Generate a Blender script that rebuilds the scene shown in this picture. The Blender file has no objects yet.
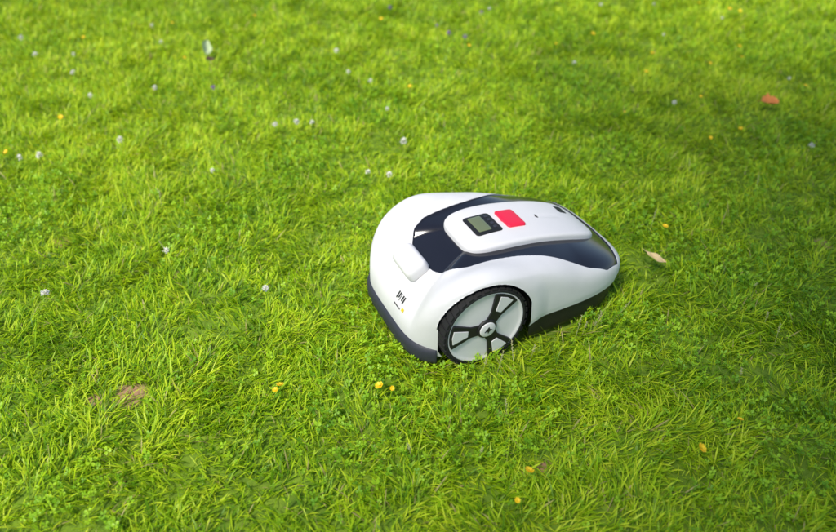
import bpy, bmesh, math, random
import numpy as np
from mathutils import Vector, Matrix, noise
random.seed(7); rng=np.random.default_rng(7)
scene=bpy.context.scene
COL=scene.collection
# ------------------------------------------------------------------ helpers
def link(o,parent=None):
    COL.objects.link(o)
    if parent: o.parent=parent
    return o
def mesh_obj(name,verts,faces,mats,parent=None,smooth=True,fm=None):
    me=bpy.data.meshes.new(name); me.from_pydata([tuple(v) for v in verts],[],[tuple(f) for f in faces]); 
    for m in mats: me.materials.append(m)
    if fm is not None: me.polygons.foreach_set('material_index',fm)
    me.polygons.foreach_set('use_smooth',[smooth]*len(me.polygons)); me.update()
    return link(bpy.data.objects.new(name,me),parent)
def new_mat(name):
    m=bpy.data.materials.new(name); m.use_nodes=True
    nt=m.node_tree; nt.nodes.clear()
    return m,nt,nt.nodes,nt.links
def pmat(name,col,rough=.4,spec=.5,coat=0,metal=0,bump=0,bscale=400,var=.06,emis=None):
    m,nt,N,L=new_mat(name)
    o=N.new('ShaderNodeOutputMaterial'); p=N.new('ShaderNodeBsdfPrincipled')
    L.new(p.outputs[0],o.inputs[0])
    tc=N.new('ShaderNodeTexCoord'); nz=N.new('ShaderNodeTexNoise'); nz.inputs['Scale'].default_value=22; nz.inputs['Detail'].default_value=6
    L.new(tc.outputs['Object'],nz.inputs['Vector'])
    r=N.new('ShaderNodeMapRange'); r.inputs[3].default_value=1-var; r.inputs[4].default_value=1+var
    L.new(nz.outputs[0],r.inputs[0])
    mx=N.new('ShaderNodeVectorMath'); mx.operation='SCALE'; mx.inputs[0].default_value=col
    L.new(r.outputs[0],mx.inputs['Scale']); L.new(mx.outputs[0],p.inputs['Base Color'])
    r2=N.new('ShaderNodeMapRange'); r2.inputs[3].default_value=max(0.02,rough-.08); r2.inputs[4].default_value=rough+.12
    L.new(nz.outputs[0],r2.inputs[0]); L.new(r2.outputs[0],p.inputs['Roughness'])
    p.inputs['Specular IOR Level'].default_value=spec; p.inputs['Coat Weight'].default_value=coat; p.inputs['Metallic'].default_value=metal
    p.inputs['Coat Roughness'].default_value=.05
    if bump:
        n2=N.new('ShaderNodeTexNoise'); n2.inputs['Scale'].default_value=bscale; L.new(tc.outputs['Object'],n2.inputs['Vector'])
        b=N.new('ShaderNodeBump'); b.inputs['Strength'].default_value=bump; b.inputs['Distance'].default_value=.001
        L.new(n2.outputs[0],b.inputs['Height']); L.new(b.outputs[0],p.inputs['Normal'])
    return m
M_white=pmat('white_plastic',(.77,.75,.745),.45,.4,var=.03)
M_black=pmat('black_plastic',(.014,.014,.015),.5,.4,bump=.4)
M_rubber=pmat('tyre_rubber',(.02,.02,.02),.75,.3,bump=.6,var=.2)
M_grey=pmat('bumper_grey',(.034,.037,.050),.5,.4,bump=.3)
M_red=pmat('stop_button_red',(.85,.015,.06),.4,.5)
M_lcd=pmat('lcd_glass',(.16,.19,.10),.15,.5)
M_seam=pmat('seam_dark',(.05,.05,.055),.7,.2)
M_yel=pmat('label_yellow',(.8,.6,.02),.5)
# ------------------------------------------------------------------ mower shell
YAW=math.radians(26); C=(.210,1.468)
mower=bpy.data.objects.new('robotic_lawn_mower',None); link(mower)
mower.location=(C[0],C[1],-.006); mower.rotation_euler=(0,0,YAW)
AR,AF,B=.322,.320,.210
NRr,NFf=4.4,3.6
def sst(e0,e1,x): 
    t=np.clip((x-e0)/(e1-e0),0,1); return t*t*(3-2*t)
def outl(t):
    c,s=np.cos(t),np.sin(t); nn=np.where(c>0,NFf,NRr)
    a=np.where(c>0,AF,AR)
    r=1/((np.abs(c/a)**nn+np.abs(s/B)**nn)**(1/nn))
    return r*c,r*s
HX=[-.32,-.25,-.18,-.10,-.02,.06,.14,.21,.32]; HZ=[.200,.225,.240,.246,.243,.232,.216,.195,.156]
_c=np.polyfit(HX,HZ,4)
def Hf(x): return np.polyval(_c,x)
def zbf(x): return .072+.040*sst(-.10,.0,x)
def MMf(x,y):
    s=np.clip(np.abs(y)/B,0,1.5)/(np.clip(np.abs(x)/np.where(x>0,AF,AR),0,1.5)+np.clip(np.abs(y)/B,0,1.5)+1e-6)
    sd=sst(.36,.54,s)
    return 2.9+sd*6.5*(1-sst(-.06,.14,x))+.9*sst(0,.15,x)
def tof(x,y):
    a=np.where(x>0,AF,AR); nn=np.where(x>0,NFf,NRr)
    return np.clip((np.abs(x/a)**nn+np.abs(y/B)**nn)**(1/nn),0,1)
def surf(x,y):
    t=tof(x,y); zb=zbf(x); M=MMf(x,y)
    fb=.028*np.exp(-((x+.165)/.105)**2)*sst(.52,.86,np.abs(y)/B)*sst(1.0,.95,t)
    return zb+(Hf(x)-zb)*np.maximum(1-t**M,0)**(1/M)+fb
def band_half(x):
    X=[-.232,-.222,-.20,-.16,-.10,-.03,.03,.09,.15,.21,.265,.292,.302]
    Y=[0,.060,.095,.117,.124,.134,.148,.170,.188,.190,.168,.09,0]
    return np.interp(x,X,Y)
BX0,BX1=-.232,.302
bx=np.linspace(BX0,BX1,300); by=band_half(bx)
for _ in range(8): by[1:-1]=(by[:-2]+by[1:-1]*2+by[2:])/4
bpoly=np.concatenate([np.stack([bx,by],1),np.stack([bx[::-1],-by[::-1]],1)])
def sdf(P):
    out=np.full(len(P),1e9)
    A=bpoly; Bq=np.roll(bpoly,-1,0)
    for a,b in zip(A,Bq):
        d=b-a; l=d@d
        if l<1e-12: continue
        h=np.clip(((P-a)@d)/l,0,1); q=P-a-h[:,None]*d
        out=np.minimum(out,np.sqrt((q**2).sum(1)))
    xx=P[:,0]; ins=(xx>BX0)&(xx<BX1)&(np.abs(P[:,1])<np.interp(xx,bx,by))
    return np.where(ins,out,-out)
NT=560; NR=120
tt0=np.linspace(0,2*np.pi,20001); X0,Y0=outl(tt0); ds=np.hypot(np.diff(X0),np.diff(Y0)); cum=np.concatenate([[0],np.cumsum(ds)])
th=np.interp(np.linspace(0,cum[-1],NT,endpoint=False),cum,tt0)
ox,oy=outl(th)
ph=np.linspace(0.0,1,NR)*np.pi/2
tf=np.sin(ph)**.8
XW,ZW,RA,RW=-.155,.122,.126,.118
V=[]
for i,t in enumerate(tf):
    x=ox*t; y=oy*t
    V.append(np.stack([x,y,surf(x,y) if i<NR-1 else zbf(x)],1))
for k in (1,2,3):
    x=ox*(1-.004*k);y=oy*(1-.004*k); V.append(np.stack([x,y,zbf(x)-.006*k],1))
NR2=len(V)
V=np.concatenate(V)
S=sdf(V[:,:2])
V[:,2]-=.0035*sst(-.0005,.002,S)
r=np.hypot(V[:,0]-XW,V[:,2]-ZW)
side=sst(.15,.20,np.abs(V[:,1]))
V[:,1]+=np.sign(V[:,1])*.007*side*(1-sst(.135,.180,r))
F=[]
for i in range(NR2-1):
    for j in range(NT):
        j2=(j+1)%NT
        F.append((i*NT+j,i*NT+j2,(i+1)*NT+j2,(i+1)*NT+j))
F=np.array(F)[:,::-1]
r=np.hypot(V[:,0]-XW,V[:,2]-ZW); on=np.abs(V[:,1])>.186
inside=(r<RA)&on; deep=(r<RA-.010)&on; snap=inside&~deep
k=RA/np.maximum(r,1e-5)
V[snap,0]=XW+(V[snap,0]-XW)*k[snap]; V[snap,2]=ZW+(V[snap,2]-ZW)*k[snap]
keep=~(deep[F].any(1)|inside[F].all(1))
F=F[keep]
def shell_mat():
    m,nt,N,L=new_mat('mower_shell')
    o=N.new('ShaderNodeOutputMaterial'); mix=N.new('ShaderNodeMixShader')
    at=N.new('ShaderNodeAttribute'); at.attribute_name='band'
    gt=N.new('ShaderNodeMapRange'); gt.inputs[1].default_value=-.0004; gt.inputs[2].default_value=.0004
    L.new(at.outputs['Fac'],gt.inputs[0]); L.new(gt.outputs[0],mix.inputs[0])
    w=N.new('ShaderNodeBsdfPrincipled'); w.inputs['Roughness'].default_value=.45; w.inputs['Specular IOR Level'].default_value=.4
    tc=N.new('ShaderNodeTexCoord'); nz=N.new('ShaderNodeTexNoise'); nz.inputs['Scale'].default_value=9; nz.inputs['Detail'].default_value=8
    L.new(tc.outputs['Object'],nz.inputs['Vector'])
    cr=N.new('ShaderNodeValToRGB'); cr.color_ramp.elements[0].color=(.71,.695,.69,1); cr.color_ramp.elements[0].position=.3
    cr.color_ramp.elements[1].color=(.78,.765,.76,1); cr.color_ramp.elements[1].position=.6
    L.new(nz.outputs[0],cr.inputs[0]); L.new(cr.outputs[0],w.inputs['Base Color'])
    k=N.new('ShaderNodeBsdfPrincipled'); k.inputs['Base Color'].default_value=(.012,.012,.018,1); k.inputs['Roughness'].default_value=.16; k.inputs['Coat Weight'].default_value=.3; k.inputs['Coat Roughness'].default_value=.08
    L.new(w.outputs[0],mix.inputs[1]); L.new(k.outputs[0],mix.inputs[2]); L.new(mix.outputs[0],o.inputs[0])
    return m
shell=mesh_obj('shell',V,F,[shell_mat()],mower)
a=shell.data.attributes.new('band','FLOAT','POINT'); a.data.foreach_set('value',S.astype(np.float32))
def outy(x):
    a=AF if x>0 else AR; nn=NFf if x>0 else NRr
    return B*max(0,1-abs(x/a)**nn)**(1/nn)
for sgn,nm in ((-1,'arch_liner_near'),(1,'arch_liner_far')):
    vs=[];fs=[];n=96
    for kk,(yy,rr) in enumerate(((.203,RA-.0008),(.190,RA-.0014),(.160,RA-.020),(.12,RA-.036),(.12,.02))):
        for i in range(n):
            an=2*math.pi*i/n; zz=ZW+rr*math.sin(an); xx=XW+rr*math.cos(an)
            vs.append((xx,sgn*min(yy,outy(xx)-.006-.012*max(0,math.sin(an))**3),max(zz,.03)))
    for kk in range(4):
        for i in range(n): 
            j=(i+1)%n
            if kk==0 and math.sin(2*math.pi*i/n)<-.3: continue
            if kk==1 and math.sin(2*math.pi*i/n)<-.45: continue
            fs.append((kk*n+i,kk*n+j,(kk+1)*n+j,(kk+1)*n+i))
    mesh_obj(nm,vs,fs,[M_black],mower)
def ring_solid(name,prof,mat,parent,n=160):
    vs=[];fs=[]
    for (s,z) in prof:
        for i in range(n):
            x,y=outl(2*math.pi*i/n); vs.append((float(x)*s[0],float(y)*s[1],z))
    m=len(prof)
    for k in range(m-1):
        for i in range(n):
            j=(i+1)%n; fs.append((k*n+i,k*n+j,(k+1)*n+j,(k+1)*n+i))
    fs.append(tuple(range(n-1,-1,-1))); fs.append(tuple((m-1)*n+i for i in range(n)))
    return mesh_obj(name,vs,fs,[mat],parent)
ring_solid('chassis',[((.86,.52),.028),((.93,.54),.034),((.95,.55),.06),((.955,.55),.10)],M_black,mower)
vs=[];fs=[];n=160
tt=np.linspace(-math.pi*.5-.12,math.pi*.5+.12,n)
prof=[(.90,.022),(.940,.027),(.955,.042),(.965,.07),(.972,.100)]
for s,z in prof:
    for t in tt:
        x,y=outl(t); z2=z if z<.09 else float(zbf(np.array(float(x))))-.004
        vs.append((float(x)*s,float(y)*s,z2))
for k in range(len(prof)-1):
    for i in range(n-1): fs.append((k*n+i,k*n+i+1,(k+1)*n+i+1,(k+1)*n+i))
mesh_obj('front_skirt',vs,fs,[M_black],mower)
def sweep(name,t0,t1,prof,mat,n=120):
    vs=[];fs=[];m=len(prof)
    for t in np.linspace(t0,t1,n):
        x,y=[float(q) for q in outl(t)]; x2,y2=[float(q) for q in outl(t+.002)]
        tx,ty=x2-x,y2-y; l=math.hypot(tx,ty); nx,ny=ty/l,-tx/l
        for (o,z) in prof: vs.append((x+nx*o,y+ny*o,z))
    for i in range(n-1):
        for k in range(m):
            k2=(k+1)%m; fs.append((i*m+k,(i+1)*m+k,(i+1)*m+k2,i*m+k2))
    fs.append(tuple(range(m))); fs.append(tuple((n-1)*m+k for k in range(m-1,-1,-1)))
    return mesh_obj(name,vs,fs,[mat],mower)
BT=math.atan2(.19,.285)
sweep('rear_bumper',math.pi-BT,math.pi+BT,[(-.03,.032),(.000,.030),(.006,.034),(.009,.044),(.009,.064),(.005,.077),(-.004,.081),(-.03,.080)],M_grey)
# ------------------------------------------------------------------ lid
LCX,LHX=.064,.200
def lid_outline(n=220):
    pts=[]
    for i in range(n):
        t=2*math.pi*i/n; c,s=math.cos(t),math.sin(t); e=4.8
        x=math.copysign(abs(c)**(2/e),c); y=math.copysign(abs(s)**(2/e),s)
        pts.append((LCX+x*LHX, y*(.094-.006*(x*.5+.5))))
    return pts
LO=lid_outline()
LC=(LCX,0)
def lid_z(x,y): return float(surf(np.array(x),np.array(0.0)))-.22*y*y+.010-.8*max(0,x-.20)**2*2
def lidmesh(name,zoff_prof,mat):
    vs=[];fs=[];n=len(LO)
    for (inset,dz) in zoff_prof:
        for (X,Y) in LO:
            kx=1-inset/LHX; ky=1-inset/.089
            x=LC[0]+(X-LC[0])*kx; y=Y*ky
            vs.append((x,y,lid_z(x,y)+dz))
    m=len(zoff_prof)
    for k in range(m-1):
        for i in range(n):
            j=(i+1)%n; fs.append((k*n+i,k*n+j,(k+1)*n+j,(k+1)*n+i))
    vs.append((LC[0],0,lid_z(LC[0],0)+zoff_prof[-1][1])); c=len(vs)-1
    for i in range(n): fs.append(((m-1)*n+i,(m-1)*n+(i+1)%n,c))
    return mesh_obj(name,vs,fs,[mat],mower)
prof=[(0,-.03),(0,-.004),(.0008,0),(.0025,.0028),(.006,.0045),(.010,.005)]+[(i,.005+.001*(1-((.085-i)/.085)**2)) for i in (.02,.03,.04,.05,.06,.07,.08)]
lidmesh('hatch_lid',prof,M_white)
def rrect(name,x0,x1,y0,y1,rad,dz,h,mat,zf=None,bev=.0012):
    pts=[];n=8
    for (cx,cy,a0) in ((x1-rad,y1-rad,0),(x0+rad,y1-rad,90),(x0+rad,y0+rad,180),(x1-rad,y0+rad,270)):
        for i in range(n+1):
            a=math.radians(a0+90*i/n); pts.append((cx+rad*math.cos(a),cy+rad*math.sin(a)))
    mx,my=(x0+x1)/2,(y0+y1)/2; vs=[];fs=[];m=len(pts)
    def zz(x,y): return lid_z(x,y)+.0055+dz if zf is None else zf(x,y)+dz
    lev=[(0,-.004),(0,h-bev),(bev*.4,h-bev*.3),(bev,h),(min(x1-x0,y1-y0)*.25,h)]
    for ins,dh in lev:
        for (x,y) in pts:
            kx=1-ins/((x1-x0)/2); ky=1-ins/((y1-y0)/2)
            X=mx+(x-mx)*kx; Y=my+(y-my)*ky; vs.append((X,Y,zz(X,Y)+dh))
    for k in range(len(lev)-1):
        for i in range(m):
            j=(i+1)%m; fs.append((k*m+i,k*m+j,(k+1)*m+j,(k+1)*m+i))
    vs.append((mx,my,zz(mx,my)+h)); c=len(vs)-1; k=len(lev)-1
    for i in range(m): fs.append((k*m+i,k*m+(i+1)%m,c))
    return mesh_obj(name,vs,fs,[mat],mower)
DX=.021
rrect('display_bezel',-.112+DX,-.036+DX,-.042,.042,.010,0,.0022,M_black)
rrect('lcd_screen',-.100+DX,-.064+DX,-.030,.034,.003,.0022,.0010,M_lcd,bev=.0004)
for i,yy in enumerate((-.026,-.010,.006,.022)):
    rrect('key_%d'%i,-.055+DX,-.045+DX,yy,yy+.009,.003,.0022,.0012,M_grey,bev=.0005)
rrect('stop_button',-.020+DX,.034+DX,-.038,.038,.008,0,.006,M_red,bev=.002)
rrect('front_sensor',.205,.230,.022,.058,.004,0,.001,M_black,bev=.0005)
rrect('lid_badge',.108,.113,-.020,.020,.002,0,.0004,M_seam,bev=.0002)
def rbox(name,size,loc,rot,mat,bev=.01,parent=mower,seg=4):
    bm=bmesh.new(); bmesh.ops.create_cube(bm,size=1)
    bmesh.ops.scale(bm,vec=size,verts=bm.verts)
    bmesh.ops.bevel(bm,geom=bm.edges[:],offset=bev,segments=seg,profile=.5,affect='EDGES')
    me=bpy.data.meshes.new(name); bm.to_mesh(me); bm.free(); me.materials.append(mat)
    me.polygons.foreach_set('use_smooth',[True]*len(me.polygons))
    o=link(bpy.data.objects.new(name,me),parent); o.location=loc; o.rotation_euler=rot; return o
rbox('rear_handle',(.062,.100,.044),(-.254,.0,.209),(0,math.radians(-30),0),M_white,.016)
def decal(name,y0,y1,z0,z1,mat,off=.0010,n=8):
    vs=[];fs=[]
    def P(y,z):
        lo,hi=-AR*.995,-.18
        for _ in range(40):
            md=(lo+hi)/2
            if float(surf(np.array(md),np.array(y)))<z: lo=md
            else: hi=md
        return Vector((lo,y,z))
    for i in range(n+1):
        for j in range(n+1):
            vs.append(P(y0+(y1-y0)*i/n,z0+(z1-z0)*j/n)+Vector((-off,0,off*.5)))
    for i in range(n):
        for j in range(n):
            q=i*(n+1)+j; fs.append((q,q+1,q+n+2,q+n+1))
    mesh_obj(name,vs,fs,[mat],mower)
for i in range(5):
    y=-.028-.0075*i
    decal('label_letter_%d'%i,y,y-(.0045 if i!=2 else .0018),.138+(.004 if i in(1,3) else 0),.154,M_black)
decal('label_strip',-.068,-.078,.126,.134,M_yel)
decal('label_small',-.030,-.062,.124,.127,M_seam)
# ------------------------------------------------------------------ wheels
def lathe(prof,n):
    vs=[];fs=[]
    for (r,y) in prof:
        for i in range(n):
            a=2*math.pi*i/n; vs.append((r*math.cos(a),y,r*math.sin(a)))
    m=len(prof)
    for k in range(m-1):
        for i in range(n):
            j=(i+1)%n; fs.append((k*n+i,k*n+j,(k+1)*n+j,(k+1)*n+i))
    return vs,fs
def poly_extrude(name,pts,y0,y1,mat,parent,bev=.0015):
    bm=bmesh.new(); vs=[bm.verts.new((p[0],y0,p[1])) for p in pts]; f=bm.faces.new(vs)
    rr=bmesh.ops.extrude_face_region(bm,geom=[f]); 
    for v in rr['geom']:
        if isinstance(v,bmesh.types.BMVert): v.co.y=y1
    bmesh.ops.recalc_face_normals(bm,faces=bm.faces[:])
    bmesh.ops.bevel(bm,geom=bm.edges[:],offset=bev,segments=2,profile=.5,affect='EDGES')
    me=bpy.data.meshes.new(name); bm.to_mesh(me); bm.free(); me.materials.append(mat)
    return link(bpy.data.objects.new(name,me),parent)
def wheel(side,tag,rot0):
    e=bpy.data.objects.new('wheel_'+tag,None); link(e,mower); e.location=(XW,side*.184,ZW)
    e.scale=(RW/.115,1,RW/.115)
    s=side
    vs,fs=lathe([(.098,s*-.024),(.107,s*-.026),(.110,s*-.02),(.111,0),(.110,s*.02),(.107,s*.025),(.105,s*.027),(.101,s*.026),(.099,s*.018)],96)
    mesh_obj('tyre_'+tag,vs,fs,[M_rubber],e)
    V2=[];F2=[];nl=34
    for k in range(nl):
        a0=2*math.pi*k/nl
        for half in (0,1):
            y0,y1=(-.025,0.001) if half==0 else (-.001,.026)
            b=a0+(math.pi/nl if half else 0); da=math.pi/nl*.62; sh=.05*(1 if half else -1)
            base=len(V2)
            for (r0) in (.108,.115):
                for (yy,sk) in ((y0,0 if half else sh*-1),(y1,sh if half else 0)):
                    for q in (-da,da):
                        aa=b+q+sk
                        rr=r0-(.003 if (r0==.115 and abs(yy)>.02) else 0)
                        V2.append((rr*math.cos(aa),s*yy,rr*math.sin(aa)))
            F2+= [tuple(base+i for i in f) for f in ((0,1,3,2),(4,6,7,5),(0,4,5,1),(2,3,7,6),(0,2,6,4),(1,5,7,3))]
    mesh_obj('tread_'+tag,V2,F2,[M_rubber],e,smooth=False)
    vs,fs=lathe([(.101,s*.010),(.101,s*.024),(.099,s*.0255),(.096,s*.023),(.088,s*.021),(.06,s*.0225),(.03,s*.024),(.0005,s*.0245)],96)
    mesh_obj('rim_'+tag,vs,fs,[M_white],e)
    for k in range(3):
        a=math.radians(rot0+120*k)
        def R(u,v): return (u*math.cos(a)-v*math.sin(a), u*math.sin(a)+v*math.cos(a))
        out=[R(.018,-.015),R(.042,-.016),R(.090,-.035),R(.0955,-.020),R(.097,0),R(.0955,.020),R(.090,.035),R(.042,.016),R(.018,.015)]
        poly_extrude('spoke_%s_%d'%(tag,k),out,s*.018,s*.0275,M_black,e)
        ins=[R(.050,-.008),R(.0885,-.020),R(.0915,0),R(.0885,.020),R(.050,.008)]
        poly_extrude('spoke_insert_%s_%d'%(tag,k),ins,s*.020,s*.0290,M_white,e,.001)
    vs,fs=lathe([(.026,s*.015),(.026,s*.029),(.024,s*.031),(.0205,s*.031)],48); mesh_obj('hub_ring_'+tag,vs,fs,[M_black],e)
    vs,fs=lathe([(.0205,s*.029),(.0205,s*.0325),(.018,s*.0335),(.0005,s*.0345)],48); mesh_obj('hub_cap_'+tag,vs,fs,[M_white],e)
    pts=[(-.010,-.004),(-.002,-.003),(.000,-.010),(.004,-.003),(.011,-.001),(.004,.003),(.002,.010),(-.003,.004)]
    poly_extrude('hub_mark_'+tag,pts,s*.030,s*.0352,M_black,e,.0003)
    return e
wheel(-1,'near',57); wheel(1,'far',20)
for s in (-1,1):
    vs,fs=lathe([(.001,-.012),(.03,-.012),(.038,-.008),(.04,0),(.038,.008),(.03,.012),(.001,.012)],40)
    o=mesh_obj('caster_%s'%('near' if s<0 else 'far'),vs,fs,[M_rubber],mower); o.location=(.19,s*.10,.044)
# ------------------------------------------------------------------ ground
def grass_mat(name,cols,transl=.35,dead=.03):
    m,nt,N,L=new_mat(name)
    o=N.new('ShaderNodeOutputMaterial')
    at=N.new('ShaderNodeAttribute'); at.attribute_name='rnd'
    geo=N.new('ShaderNodeNewGeometry')
    cr=N.new('ShaderNodeValToRGB'); E=cr.color_ramp.elements
    E[0].position=0; E[0].color=(*cols[0],1); E[1].position=.96; E[1].color=(*cols[-1],1)
    for i,c in enumerate(cols[1:-1]):
        e=E.new((i+1)/(len(cols)-1)*.96); e.color=(*c,1)
    e=E.new(.985); e.color=(.55,.48,.18,1)
    n1=N.new('ShaderNodeTexNoise'); n1.inputs['Scale'].default_value=1.1; n1.inputs['Detail'].default_value=4
    L.new(geo.outputs['Position'],n1.inputs['Vector'])
    n2=N.new('ShaderNodeTexNoise'); n2.inputs['Scale'].default_value=10; n2.inputs['Detail'].default_value=3
    L.new(geo.outputs['Position'],n2.inputs['Vector'])
    def math_(op,a,b):
        n=N.new('ShaderNodeMath'); n.operation=op
        for i,v in enumerate((a,b)):
            if isinstance(v,(int,float)): n.inputs[i].default_value=v
            else: L.new(v,n.inputs[i])
        return n.outputs[0]
    f=math_('MULTIPLY',math_('SUBTRACT',n1.outputs[0],.5),1.0)
    f2=math_('MULTIPLY',math_('SUBTRACT',n2.outputs[0],.5),.8)
    tot=math_('ADD',math_('MULTIPLY',at.outputs['Fac'],.95),math_('ADD',f,f2))
    tot=math_('MINIMUM',tot,.95)
    isd=math_('GREATER_THAN',at.outputs['Fac'],1-dead)
    tot=math_('MAXIMUM',tot,isd); tot=math_('MINIMUM',tot,.99)
    L.new(tot,cr.inputs[0])
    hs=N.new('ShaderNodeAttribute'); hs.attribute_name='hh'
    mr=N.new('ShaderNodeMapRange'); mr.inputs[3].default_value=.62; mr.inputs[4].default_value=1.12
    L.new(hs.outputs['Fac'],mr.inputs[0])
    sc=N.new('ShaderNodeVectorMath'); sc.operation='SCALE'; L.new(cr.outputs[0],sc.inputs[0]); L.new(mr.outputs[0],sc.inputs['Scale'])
    p=N.new('ShaderNodeBsdfPrincipled'); p.inputs['Roughness'].default_value=.45; p.inputs['Specular IOR Level'].default_value=.35
    L.new(sc.outputs[0],p.inputs['Base Color'])
    tr=N.new('ShaderNodeBsdfTranslucent'); 
    s2=N.new('ShaderNodeVectorMath'); s2.operation='MULTIPLY'; L.new(sc.outputs[0],s2.inputs[0]); s2.inputs[1].default_value=(1.4,1.2,.5)
    L.new(s2.outputs[0],tr.inputs[0])
    mx=N.new('ShaderNodeMixShader'); mx.inputs[0].default_value=transl
    L.new(p.outputs[0],mx.inputs[1]); L.new(tr.outputs[0],mx.inputs[2]); L.new(mx.outputs[0],o.inputs[0])
    return m
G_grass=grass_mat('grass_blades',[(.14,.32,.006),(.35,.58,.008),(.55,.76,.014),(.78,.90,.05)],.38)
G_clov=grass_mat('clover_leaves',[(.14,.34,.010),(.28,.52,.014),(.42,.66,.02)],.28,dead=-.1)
BARE=[(-.68,1.106,.026),(.27,.905,.012),(-1.09,1.71,.020),(1.23,1.71,.016),(-.76,1.09,.012)]
def ground_mat():
    m,nt,N,L=new_mat('lawn_soil')
    o=N.new('ShaderNodeOutputMaterial'); p=N.new('ShaderNodeBsdfPrincipled'); p.inputs['Roughness'].default_value=.95
    g=N.new('ShaderNodeNewGeometry'); n=N.new('ShaderNodeTexNoise'); n.inputs['Scale'].default_value=30; n.inputs['Detail'].default_value=8
    L.new(g.outputs['Position'],n.inputs['Vector'])
    cr=N.new('ShaderNodeValToRGB'); cr.color_ramp.elements[0].position=.35; cr.color_ramp.elements[0].color=(.11,.20,.01,1)
    cr.color_ramp.elements[1].position=.7; cr.color_ramp.elements[1].color=(.22,.33,.02,1)
    L.new(n.outputs[0],cr.inputs[0])
    last=cr.outputs[0]
    for (x,y,r) in BARE:
        d=N.new('ShaderNodeVectorMath'); d.operation='DISTANCE'; d.inputs[1].default_value=(x,y,0); L.new(g.outputs['Position'],d.inputs[0])
        mr=N.new('ShaderNodeMapRange'); mr.inputs[1].default_value=r*.9; mr.inputs[2].default_value=r*2; mr.inputs[3].default_value=1; mr.inputs[4].default_value=0
        L.new(d.outputs['Value'],mr.inputs[0])
        mx=N.new('ShaderNodeMix'); mx.data_type='RGBA'; L.new(mr.outputs[0],mx.inputs[0]); L.new(last,mx.inputs[6]); mx.inputs[7].default_value=(.40,.23,.14,1); last=mx.outputs[2]
    L.new(last,p.inputs['Base Color'])
    b=N.new('ShaderNodeBump'); b.inputs['Strength'].default_value=.8; b.inputs['Distance'].default_value=.01; L.new(n.outputs[0],b.inputs['Height']); L.new(b.outputs[0],p.inputs['Normal'])
    L.new(p.outputs[0],o.inputs[0]); return m
ring=[0,.5,1,2,4,8,20,60,250]
xs=sorted(set([-r for r in ring]+ring)); 
vs=[(x,y+2,0) for y in xs for x in xs]; n=len(xs)
fs=[(j*n+i,j*n+i+1,(j+1)*n+i+1,(j+1)*n+i) for j in range(n-1) for i in range(n-1)]
mesh_obj('ground',vs,fs,[ground_mat()])
# ---- vectorised lawn
GS=.02; GX=np.arange(-6.2,6.2,GS); GY=np.arange(-1.4,8.6,GS)
def ngrid(scale,off,step=1):
    gx=GX[::step]; gy=GY[::step]
    return np.array([[noise.noise(Vector((x*scale+off,y*scale-off,off))) for x in gx] for y in gy]),step
N_big=ngrid(1.4,3.3,8); N_mid=ngrid(6,11.7,3); N_flow=ngrid(5,21.1,4); N_clo=ngrid(3.5,35.9,4); N_fine=ngrid(16,5.5,2)
def samp(G,P):
    A,st_=G; u=(P[:,0]-GX[0])/(GS*st_); v=(P[:,1]-GY[0])/(GS*st_)
    u=np.clip(u,0,A.shape[1]-1.001); v=np.clip(v,0,A.shape[0]-1.001); i=u.astype(int); j=v.astype(int); fu=u-i; fv=v-j
    return A[j,i]*(1-fu)*(1-fv)+A[j,i+1]*fu*(1-fv)+A[j+1,i]*(1-fu)*fv+A[j+1,i+1]*fu*fv
cy,sy=math.cos(YAW),math.sin(YAW)
def tfun(P,ex=0):
    dx,dy=P[:,0]-C[0],P[:,1]-C[1]; lx=dx*cy+dy*sy; ly=-dx*sy+dy*cy
    return (np.abs(lx/(.320+ex))**4+np.abs(ly/(.210+ex))**4)**(1/4)
def baredist(P):
    d=np.full(len(P),9.)
    for (x,y,r) in BARE: d=np.minimum(d,np.hypot((P[:,0]-x)*.75,P[:,1]-y)-r)
    return d
def make_blades(P,L_,w,d,tilt,bend):
    n=len(P); V=np.zeros((n,7,3),np.float32); rv=rng.random(n).astype(np.float32)
    p=np.concatenate([P,np.full((n,1),-.002)],1); roll=rng.uniform(-.7,.7,n)
    dh=np.stack([np.cos(d),np.sin(d),np.zeros(n)],1); sd=np.stack([-np.sin(d+roll),np.cos(d+roll),rng.uniform(-.25,.25,n)],1); ang=tilt.copy()
    for k in range(4):
        ww=(w*(.6 if k==0 else 1-.25*k/3))[:,None]
        if k<3: V[:,2*k]=p-sd*ww/2; V[:,2*k+1]=p+sd*ww/2
        else: V[:,6]=p
        ang=np.minimum(ang+bend/3,1.9)
        p=p+(dh*np.sin(ang)[:,None]+np.array([0,0,1])*np.cos(ang)[:,None])*(L_/3)[:,None]
        p[:,2]=np.maximum(p[:,2],.003)
    T=np.array([(0,1,3),(0,3,2),(2,3,5),(2,5,4),(4,5,6)])
    F=(np.arange(n)*7)[:,None,None]+T[None]
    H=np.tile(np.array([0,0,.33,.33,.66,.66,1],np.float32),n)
    return V.reshape(-1,3),F.reshape(-1,3),np.repeat(rv,7),H,np.zeros(n*5,np.int32)
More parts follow.
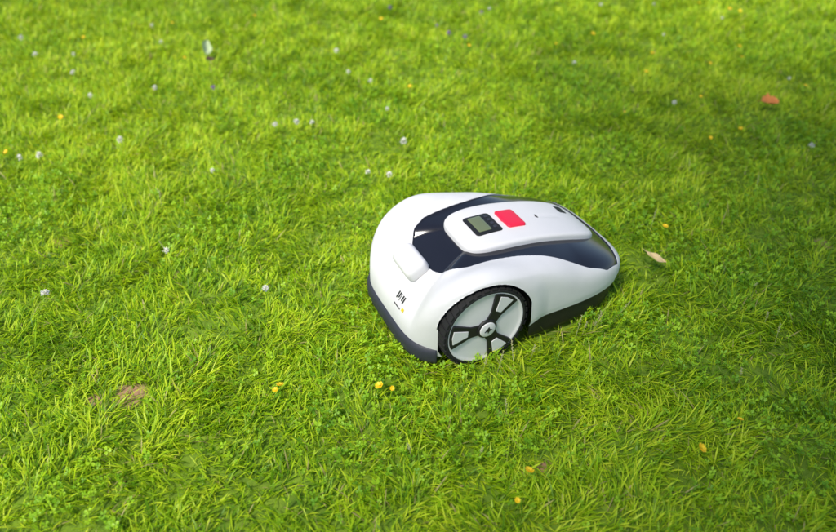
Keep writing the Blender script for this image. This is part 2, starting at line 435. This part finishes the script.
def make_clover(P):
    n=len(P); h=rng.uniform(.020,.044,n); top=np.stack([P[:,0]+rng.normal(0,.008,n),P[:,1]+rng.normal(0,.008,n),h],1); rv=rng.random(n)
    b=np.concatenate([P,np.zeros((n,1))],1); w=np.array([.0006,0,0])
    V=np.zeros((n,22,3),np.float32); V[:,0]=b-w; V[:,1]=b+w; V[:,2]=top+w; V[:,3]=top-w
    sz=rng.uniform(.004,.0085,n); a0=rng.uniform(0,2.1,n); tx=rng.normal(0,.4,n); ty=rng.normal(0,.4,n)
    T=[(0,1,2),(0,2,3)]; H=[0,0,.8,.8]
    for l in range(3):
        a=a0+l*2.094; up=rng.uniform(.05,.4,n); o=4+6*l
        for q,(x_,y_,z_) in enumerate([(0,0,0),(.5,.38,.12),(1.0,.36,.1),(.95,0,-.02),(1.0,-.36,.1),(.5,-.38,.12)]):
            X=(x_*np.cos(a)-y_*np.sin(a))*sz; Y=(x_*np.sin(a)+y_*np.cos(a))*sz; Z=(z_+x_*up)*sz+tx*X+ty*Y
            V[:,o+q]=top+np.stack([X,Y,Z],1)
            H.append(.55+.45*min(1,x_))
        T+=[(o,o+1,o+2),(o,o+2,o+3),(o,o+3,o+4),(o,o+4,o+5)]
    T=np.array(T); F=(np.arange(n)*22)[:,None,None]+T[None]
    return V.reshape(-1,3),F.reshape(-1,3),np.repeat(rv,22).astype(np.float32),np.tile(np.array(H,np.float32),n),np.ones(n*len(T),np.int32)
def build(name,x0,x1,y0,y1,dens,cdens,thin=True,excl=True,lnk=True):
    n=int((x1-x0)*(y1-y0)*dens); P=np.stack([rng.uniform(x0,x1,n),rng.uniform(y0,y1,n)],1)
    acc=np.ones(n)
    ws=np.ones(n)
    if thin:
        far=1-.45*sst(2.0,3.8,P[:,1]); acc*=far; ws*=far**-.6
        dd=.788*P[:,1]+.77; outv=(np.abs(P[:,0])>.61*dd+.15)|(P[:,1]<.6); acc*=np.where(outv,.55,1); ws*=np.where(outv,1.2,1)
    mid=samp(N_mid,P); fine=samp(N_fine,P); clo=samp(N_clo,P)+.06*np.clip(P[:,0]/1.5,-1,1)
    acc*=np.clip(.92+.55*mid+.55*fine,.45,1)*(1-.25*sst(.1,.35,clo))
    if excl:
        bd=baredist(P); acc*=np.where(bd<0,.22,np.clip(.4+bd/.03,.4,1)); acc*=tfun(P)>.935
    m=rng.random(n)<acc; P=P[m]; ws=ws[m]; mid=mid[m]; fine=fine[m]; n=len(P)
    L_=rng.uniform(.026,.062,n)*np.where(rng.random(n)<.3,.75,1)*(1+.42*mid+.35*fine+.15*samp(N_big,P))
    if excl: L_*=np.where(tfun(P,.05)<1,1.28,1)
    w=np.where(rng.random(n)<.18,rng.uniform(.0034,.0056,n),rng.uniform(.0018,.0036,n))*ws
    d=samp(N_flow,P)*9+fine*3+rng.normal(0,1.1,n)
    lean=.85+.4*fine
    bl=make_blades(P,L_,w,d,np.abs(rng.normal(0,1,n))*lean*.45+lean*.34,rng.uniform(.1,1.15,n))
    n=int((x1-x0)*(y1-y0)*cdens); P=np.stack([rng.uniform(x0,x1,n),rng.uniform(y0,y1,n)],1)
    clo=samp(N_clo,P)+.06*np.clip(P[:,0]/1.5,-1,1)
    acc=np.clip(.12+1.8*clo,.08,1)
    if thin: acc*=1-.5*sst(2.0,3.8,P[:,1])
    if excl: acc*=(tfun(P)>.96)*(baredist(P)>0)
    P=P[rng.random(n)<acc]
    cl=make_clover(P)
    V=np.concatenate([bl[0],cl[0]]); F=np.concatenate([bl[1],cl[1]+len(bl[0])]).astype(np.int32)
    me=bpy.data.meshes.new(name); me.vertices.add(len(V)); me.vertices.foreach_set('co',V.ravel())
    me.loops.add(F.size); me.loops.foreach_set('vertex_index',F.ravel()); me.polygons.add(len(F)); me.polygons.foreach_set('loop_start',np.arange(0,F.size,3,dtype=np.int32))
    me.materials.append(G_grass); me.materials.append(G_clov)
    me.polygons.foreach_set('material_index',np.concatenate([bl[4],cl[4]])); me.polygons.foreach_set('use_smooth',np.ones(len(F),bool))
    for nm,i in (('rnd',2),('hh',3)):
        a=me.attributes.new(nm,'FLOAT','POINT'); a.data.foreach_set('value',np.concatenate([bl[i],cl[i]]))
    me.update(calc_edges=True); print(name,len(V),len(F))
    o=bpy.data.objects.new(name,me)
    if lnk: link(o)
    return o
lawn=build('lawn_grass',-3,3,0,5,25000,3600)
SRC=bpy.data.collections.new('grass_tile_sources')
for i in range(2):
    o=build('tile_%d'%i,-.52,.52,-.52,.52,12000,1000,False,False,False); SRC.objects.link(o)
pts=[(x+.5,y+.5) for x in range(-6,6) for y in range(-1,8) if not(-3<=x<3 and 0<=y<5)]
me=bpy.data.meshes.new('outer_lawn_grass'); me.from_pydata([(x,y,.001) for x,y in pts],[],[])
a=me.attributes.new('idx','INT','POINT'); a.data.foreach_set('value',[random.randint(0,1) for _ in pts])
a=me.attributes.new('rot','FLOAT_VECTOR','POINT'); a.data.foreach_set('vector',np.array([(0,0,random.randint(0,3)*math.pi/2) for _ in pts],np.float32).ravel())
lawn2=link(bpy.data.objects.new('outer_lawn_grass',me))
ng=bpy.data.node_groups.new('scatter','GeometryNodeTree')
ng.interface.new_socket('Geometry',in_out='INPUT',socket_type='NodeSocketGeometry'); ng.interface.new_socket('Geometry',in_out='OUTPUT',socket_type='NodeSocketGeometry')
N=ng.nodes;L=ng.links
gi=N.new('NodeGroupInput');go=N.new('NodeGroupOutput');ip=N.new('GeometryNodeInstanceOnPoints');ci=N.new('GeometryNodeCollectionInfo')
ci.inputs['Collection'].default_value=SRC; ci.inputs['Separate Children'].default_value=True; ci.inputs['Reset Children'].default_value=True
def na(nm,t):
    n=N.new('GeometryNodeInputNamedAttribute'); n.data_type=t; n.inputs[0].default_value=nm; return n.outputs['Attribute']
L.new(gi.outputs[0],ip.inputs['Points']); L.new(ci.outputs[0],ip.inputs['Instance']); ip.inputs['Pick Instance'].default_value=True
L.new(na('idx','INT'),ip.inputs['Instance Index']); L.new(na('rot','FLOAT_VECTOR'),ip.inputs['Rotation'])
L.new(ip.outputs[0],go.inputs[0])
md=lawn2.modifiers.new('scatter','NODES'); md.node_group=ng
# ------------------------------------------------------------------ flowers
M_fy=pmat('petal_yellow',(.95,.66,.01),.5); M_fw=pmat('petal_white',(.80,.78,.70),.6); M_fp=pmat('petal_purple',(.34,.18,.48),.6)
M_stem=pmat('stem_green',(.18,.36,.02),.6)
def flowers(name,pts,kind,mat):
    vs=[];fs=[];fm=[]
    for (x,y,s) in pts:
        h=random.uniform(.048,.062); top=Vector((x+random.gauss(0,.004),y+random.gauss(0,.004),h)); q=len(vs); w=.0007
        for k in range(3):
            an=k*2.094; vs+=[Vector((x+w*math.cos(an),y+w*math.sin(an),0)),top+Vector((w*math.cos(an),w*math.sin(an),0))]
        for k in range(3):
            k2=(k+1)%3; fs.append((q+2*k,q+2*k2,q+2*k2+1,q+2*k+1)); fm.append(1)
        if kind=='disc':
            tilt=Vector((random.gauss(0,.3),random.gauss(-.15,.3),1)).normalized(); qt=Vector((0,0,1)).rotation_difference(tilt)
            for lay,npet in ((1,7),(.65,6)):
                for k in range(npet):
                    a=2*math.pi*k/npet+lay; q=len(vs)
                    for (u,v,z) in ((.1,0,0),(.5,.3,.1),(.9,.28,.28),(1,0,.34),(.9,-.28,.28),(.5,-.3,.1)):
                        p=Matrix.Rotation(a,3,'Z')@Vector((u*s*lay,v*s*1.1*lay,z*s+(1-lay)*s*.4)); p.rotate(qt); vs.append(top+p)
                    fs.append(tuple(range(q,q+6))); fm.append(0)
        else:
            for k in range(46):
                d=Vector((random.gauss(0,1),random.gauss(0,1),random.gauss(.25,.8))).normalized()
                sd=d.cross(Vector((0,0,1))).normalized() if abs(d.z)<.95 else Vector((1,0,0)); q=len(vs)
                a=top+d*s*.25; b=top+d*s*random.uniform(.8,1.05)+Vector((0,0,s*.15)); w2=s*.16
                vs+=[a-sd*w2*.5,a+sd*w2*.5,b+sd*w2,b+(d*.15*s),b-sd*w2]; fs.append((q,q+1,q+2,q+3,q+4)); fm.append(0)
    return mesh_obj(name,vs,fs,[mat,M_stem],None,False,fm)
yel=[(-.096,1.10,.010),(-.32,1.09,.009),(-.335,1.075,.007),(.587,.91,.011),(.225,.85,.010),(.70,.99,.007),(-1.369,2.45,.010),(.75,1.73,.009),(.855,3.37,.011),(1.06,3.1,.010),(-1.46,2.19,.009),(1.65,3.73,.011),(1.06,2.29,.007),(-.06,1.085,.006),(1.0,2.9,.008),(1.3,3.0,.008),(-2.1,3.4,.01),(-.2,3.6,.009),(.2,.78,.006),(1.15,2.65,.007),(.8,2.5,.006),(1.5,3.2,.009)]
for i in range(20): yel.append((rng.uniform(-2.4,2.4),rng.uniform(2.3,4.4),rng.uniform(.006,.009)))
flowers('yellow_flowers',yel,'disc',M_fy)
wh=[(-.059,2.25,.012),(-.99,1.41,.011),(-.72,1.59,.010),(-.41,1.435,.009),(-1.08,2.28,.012),(-.1,2.04,.010),(-.17,2.03,.009),(-1.32,2.15,.012),(-1.385,2.14,.010),(-.54,2.41,.010),(-.45,2.41,.011),(-.4,2.42,.009),(1.4,2.22,.010),(-.38,3.15,.011),(-1.5,2.9,.011),(-1.9,3.3,.012),(-1.75,3.1,.011),(-1.1,2.75,.010),(-.2,2.8,.009),(-.7,2.05,.008)]
for i in range(26): wh.append((rng.uniform(-2.6,1.8),rng.uniform(2.4,4.6),rng.uniform(.007,.010)))
flowers('white_clover_flowers',wh,'globe',M_fw)
pu=[(.157,3.36,.012),(.22,3.33,.010),(.33,3.7,.010),(-.85,2.73,.010),(-.15,3.75,.010),(.1,3.5,.008)]
flowers('purple_clover_flowers',pu,'globe',M_fp)
# grass seed heads standing beside the mower
vs=[];fs=[]
for (x,y) in [(.465,1.325),(.478,1.33),(.45,1.315),(.42,1.30),(.40,1.285),(.515,1.36),(.155,1.175),(.19,1.165),(.235,1.185),(.275,1.21)]+[(rng.uniform(-1.2,1.2),rng.uniform(.8,2.2)) for _ in range(14)]:
    if tfun(np.array([[x,y]]),.02)[0]<1: continue
    lean=Vector((random.gauss(0,.25),random.gauss(0,.25),1)).normalized(); h=random.uniform(.055,.085); b=Vector((x,y,0)); w=.0006
    q=len(vs); vs+=[b+Vector((-w,0,0)),b+Vector((w,0,0)),b+lean*h+Vector((w*.6,0,0)),b+lean*h-Vector((w*.6,0,0))]; fs.append((q,q+1,q+2,q+3))
    for k in range(16):
        f=.62+.38*k/16; a=k*2.4; c=b+lean*h*f; d=Vector((math.cos(a),math.sin(a),.9)).normalized(); s_=.0055*(1.1-(f-.6)); sd=Vector((-math.sin(a),math.cos(a),0))*.0011
        q=len(vs); vs+=[c,c+d*s_*.5+sd,c+d*s_,c+d*s_*.5-sd]; fs.append((q,q+1,q+2,q+3))
mesh_obj('grass_seed_heads',vs,fs,[pmat('seed_tan',(.52,.50,.24),.7,var=.2)],None,False)
def leaf(name,loc,L_,W_,rot,mat,curl=.5,lobed=False):
    vs=[];fs=[];n=14
    for i in range(n+1):
        f=i/n; w=W_*math.sin(math.pi*min(1,f*.97+.015))**.8*.5
        if lobed: w*=.72+.38*abs(math.sin(f*9.5))
        for j in (-1,-.5,0,.5,1):
            vs.append(((f-.5)*L_,w*j,curl*(abs(j)**2*w*.9+ (f-.5)**2*L_*.6)+.002*math.sin(f*11+j*3)))
    for i in range(n):
        for j in range(4): q=i*5+j; fs.append((q,q+1,q+6,q+5))
    q=len(vs); vs+=[(-.5*L_,-.001,curl*L_*.15),(-.5*L_,.001,curl*L_*.15),(-.75*L_,.0005,.008),(-.75*L_,-.0005,.008)]; fs.append((q,q+1,q+2,q+3))
    o=mesh_obj(name,vs,fs,[mat]); o.location=loc; o.rotation_euler=rot; return o
leaf('fallen_leaf',(1.405,2.60,.050),.080,.060,(.25,.1,.2),pmat('leaf_orange',(.78,.27,.06),.6,var=.4),.7,True)
leaf('fallen_leaf.001',(.675,1.57,.052),.062,.022,(.2,.15,-.7),pmat('leaf_tan',(.66,.50,.24),.6,var=.25),.5)
leaf('fallen_leaf.002',(-.986,3.17,.058),.085,.05,(.7,-.5,1.7),pmat('leaf_pale',(.50,.60,.32),.5,var=.2),.6)
leaf('fallen_leaf.003',(-.94,3.05,.050),.04,.03,(.2,.2,.5),pmat('leaf_brown',(.10,.05,.03),.6,var=.3),.6)
# ------------------------------------------------------------------ garden tree behind the photographer (its crown shades part of the lawn)
EL=math.radians(56); az=Vector((-.60,-.80,0)).normalized()
tree=bpy.data.objects.new('broadleaf_tree',None); link(tree)
M_bark=pmat('bark',(.10,.075,.05),.9,.2,bump=1,bscale=30,var=.3); M_leafs=pmat('tree_leaves',(.06,.12,.02),.6,.3,var=.4)
def tube(name,pts,rads,mat,parent,n=12):
    vs=[];fs=[]
    for i,(p,r_) in enumerate(zip(pts,rads)):
        p=Vector(p); d=(Vector(pts[min(i+1,len(pts)-1)])-Vector(pts[max(i-1,0)])).normalized()
        u=d.cross(Vector((.3,.9,.1))).normalized(); v=d.cross(u)
        for k in range(n):
            a=2*math.pi*k/n; vs.append(p+(u*math.cos(a)+v*math.sin(a))*r_)
    for i in range(len(pts)-1):
        for k in range(n): k2=(k+1)%n; fs.append((i*n+k,i*n+k2,(i+1)*n+k2,(i+1)*n+k))
    return mesh_obj(name,vs,fs,[mat],parent)
tube('trunk',[(-1.6,-3.2,-.05),(-1.58,-3.1,1),(-1.5,-3.0,2.2),(-1.4,-2.8,3.4),(-1.3,-2.6,4.6)],[.22,.17,.14,.11,.05],M_bark,tree)
clumps=[((-.56,.02,4.3),.52),((-.34,-.80,4.3),.48),((-.74,.55,4.4),.42),((-.02,-.40,4.2),.52),((.20,.35,4.4),.46),((.3,-1.2,4.3),.6),((-.9,-1.7,4.5),.6),((-1.5,-2.7,4.9),1.1),((-2.4,-3.2,4.3),.9),((-.7,-3.6,4.3),.9)]
for i,((x,y,z),r_) in enumerate(clumps):
    tube('limb_%d'%i,[(-1.45,-2.9,3.0),((x-1.45)/2,(y-2.9)/2,(z+3.2)/2+.2),(x,y,z)],[.06,.035,.010],M_bark,tree,8)
lv=[];lf=[]
for (c,r_) in clumps:
    for i in range(int(2600*r_*r_)+60):
        d=Vector((random.gauss(0,1),random.gauss(0,1),random.gauss(0,.6))); d=d.normalized()*r_*random.random()**.45
        p=Vector(c)+d; a=Vector((random.gauss(0,1),random.gauss(0,1),random.gauss(0,.4))).normalized(); b_=a.cross(Vector((random.gauss(0,.5),random.gauss(0,.5),1))).normalized(); s_=random.uniform(.03,.055)
        q=len(lv); lv+=[p-a*s_,p-b_*s_*.5,p+a*s_,p+b_*s_*.5]; lf.append((q,q+1,q+2,q+3))
mesh_obj('crown',lv,lf,[M_leafs],tree,False)
# ------------------------------------------------------------------ camera and light
cam=bpy.data.cameras.new('camera'); co_=link(bpy.data.objects.new('camera',cam)); scene.camera=co_
cam.sensor_width=36; cam.lens=36*696/836; cam.clip_end=1000; cam.clip_start=.02
co_.location=(0,0,1.25); co_.rotation_euler=(math.radians(90-38),0,0)
cam.dof.use_dof=True; cam.dof.focus_distance=1.66; cam.dof.aperture_fstop=1.8
w=bpy.data.worlds.new('World'); scene.world=w; w.use_nodes=True
nt=w.node_tree; nt.nodes.clear(); o=nt.nodes.new('ShaderNodeOutputWorld'); b=nt.nodes.new('ShaderNodeBackground'); s=nt.nodes.new('ShaderNodeTexSky')
s.sky_type='NISHITA'; s.sun_disc=False
s.sun_elevation=EL; s.sun_rotation=math.atan2(az.x,az.y)
b.inputs[1].default_value=.15; nt.links.new(s.outputs[0],b.inputs[0]); nt.links.new(b.outputs[0],o.inputs[0])
sl=bpy.data.lights.new('sun','SUN'); sl.energy=4.2; sl.angle=math.radians(13); sl.color=(1,.95,.86)
so=link(bpy.data.objects.new('sun',sl)); d=Vector((az.x*math.cos(EL),az.y*math.cos(EL),math.sin(EL)))
so.rotation_euler=d.to_track_quat('Z','Y').to_euler()
scene.view_settings.view_transform='Standard'; scene.view_settings.look='None'; scene.view_settings.exposure=0
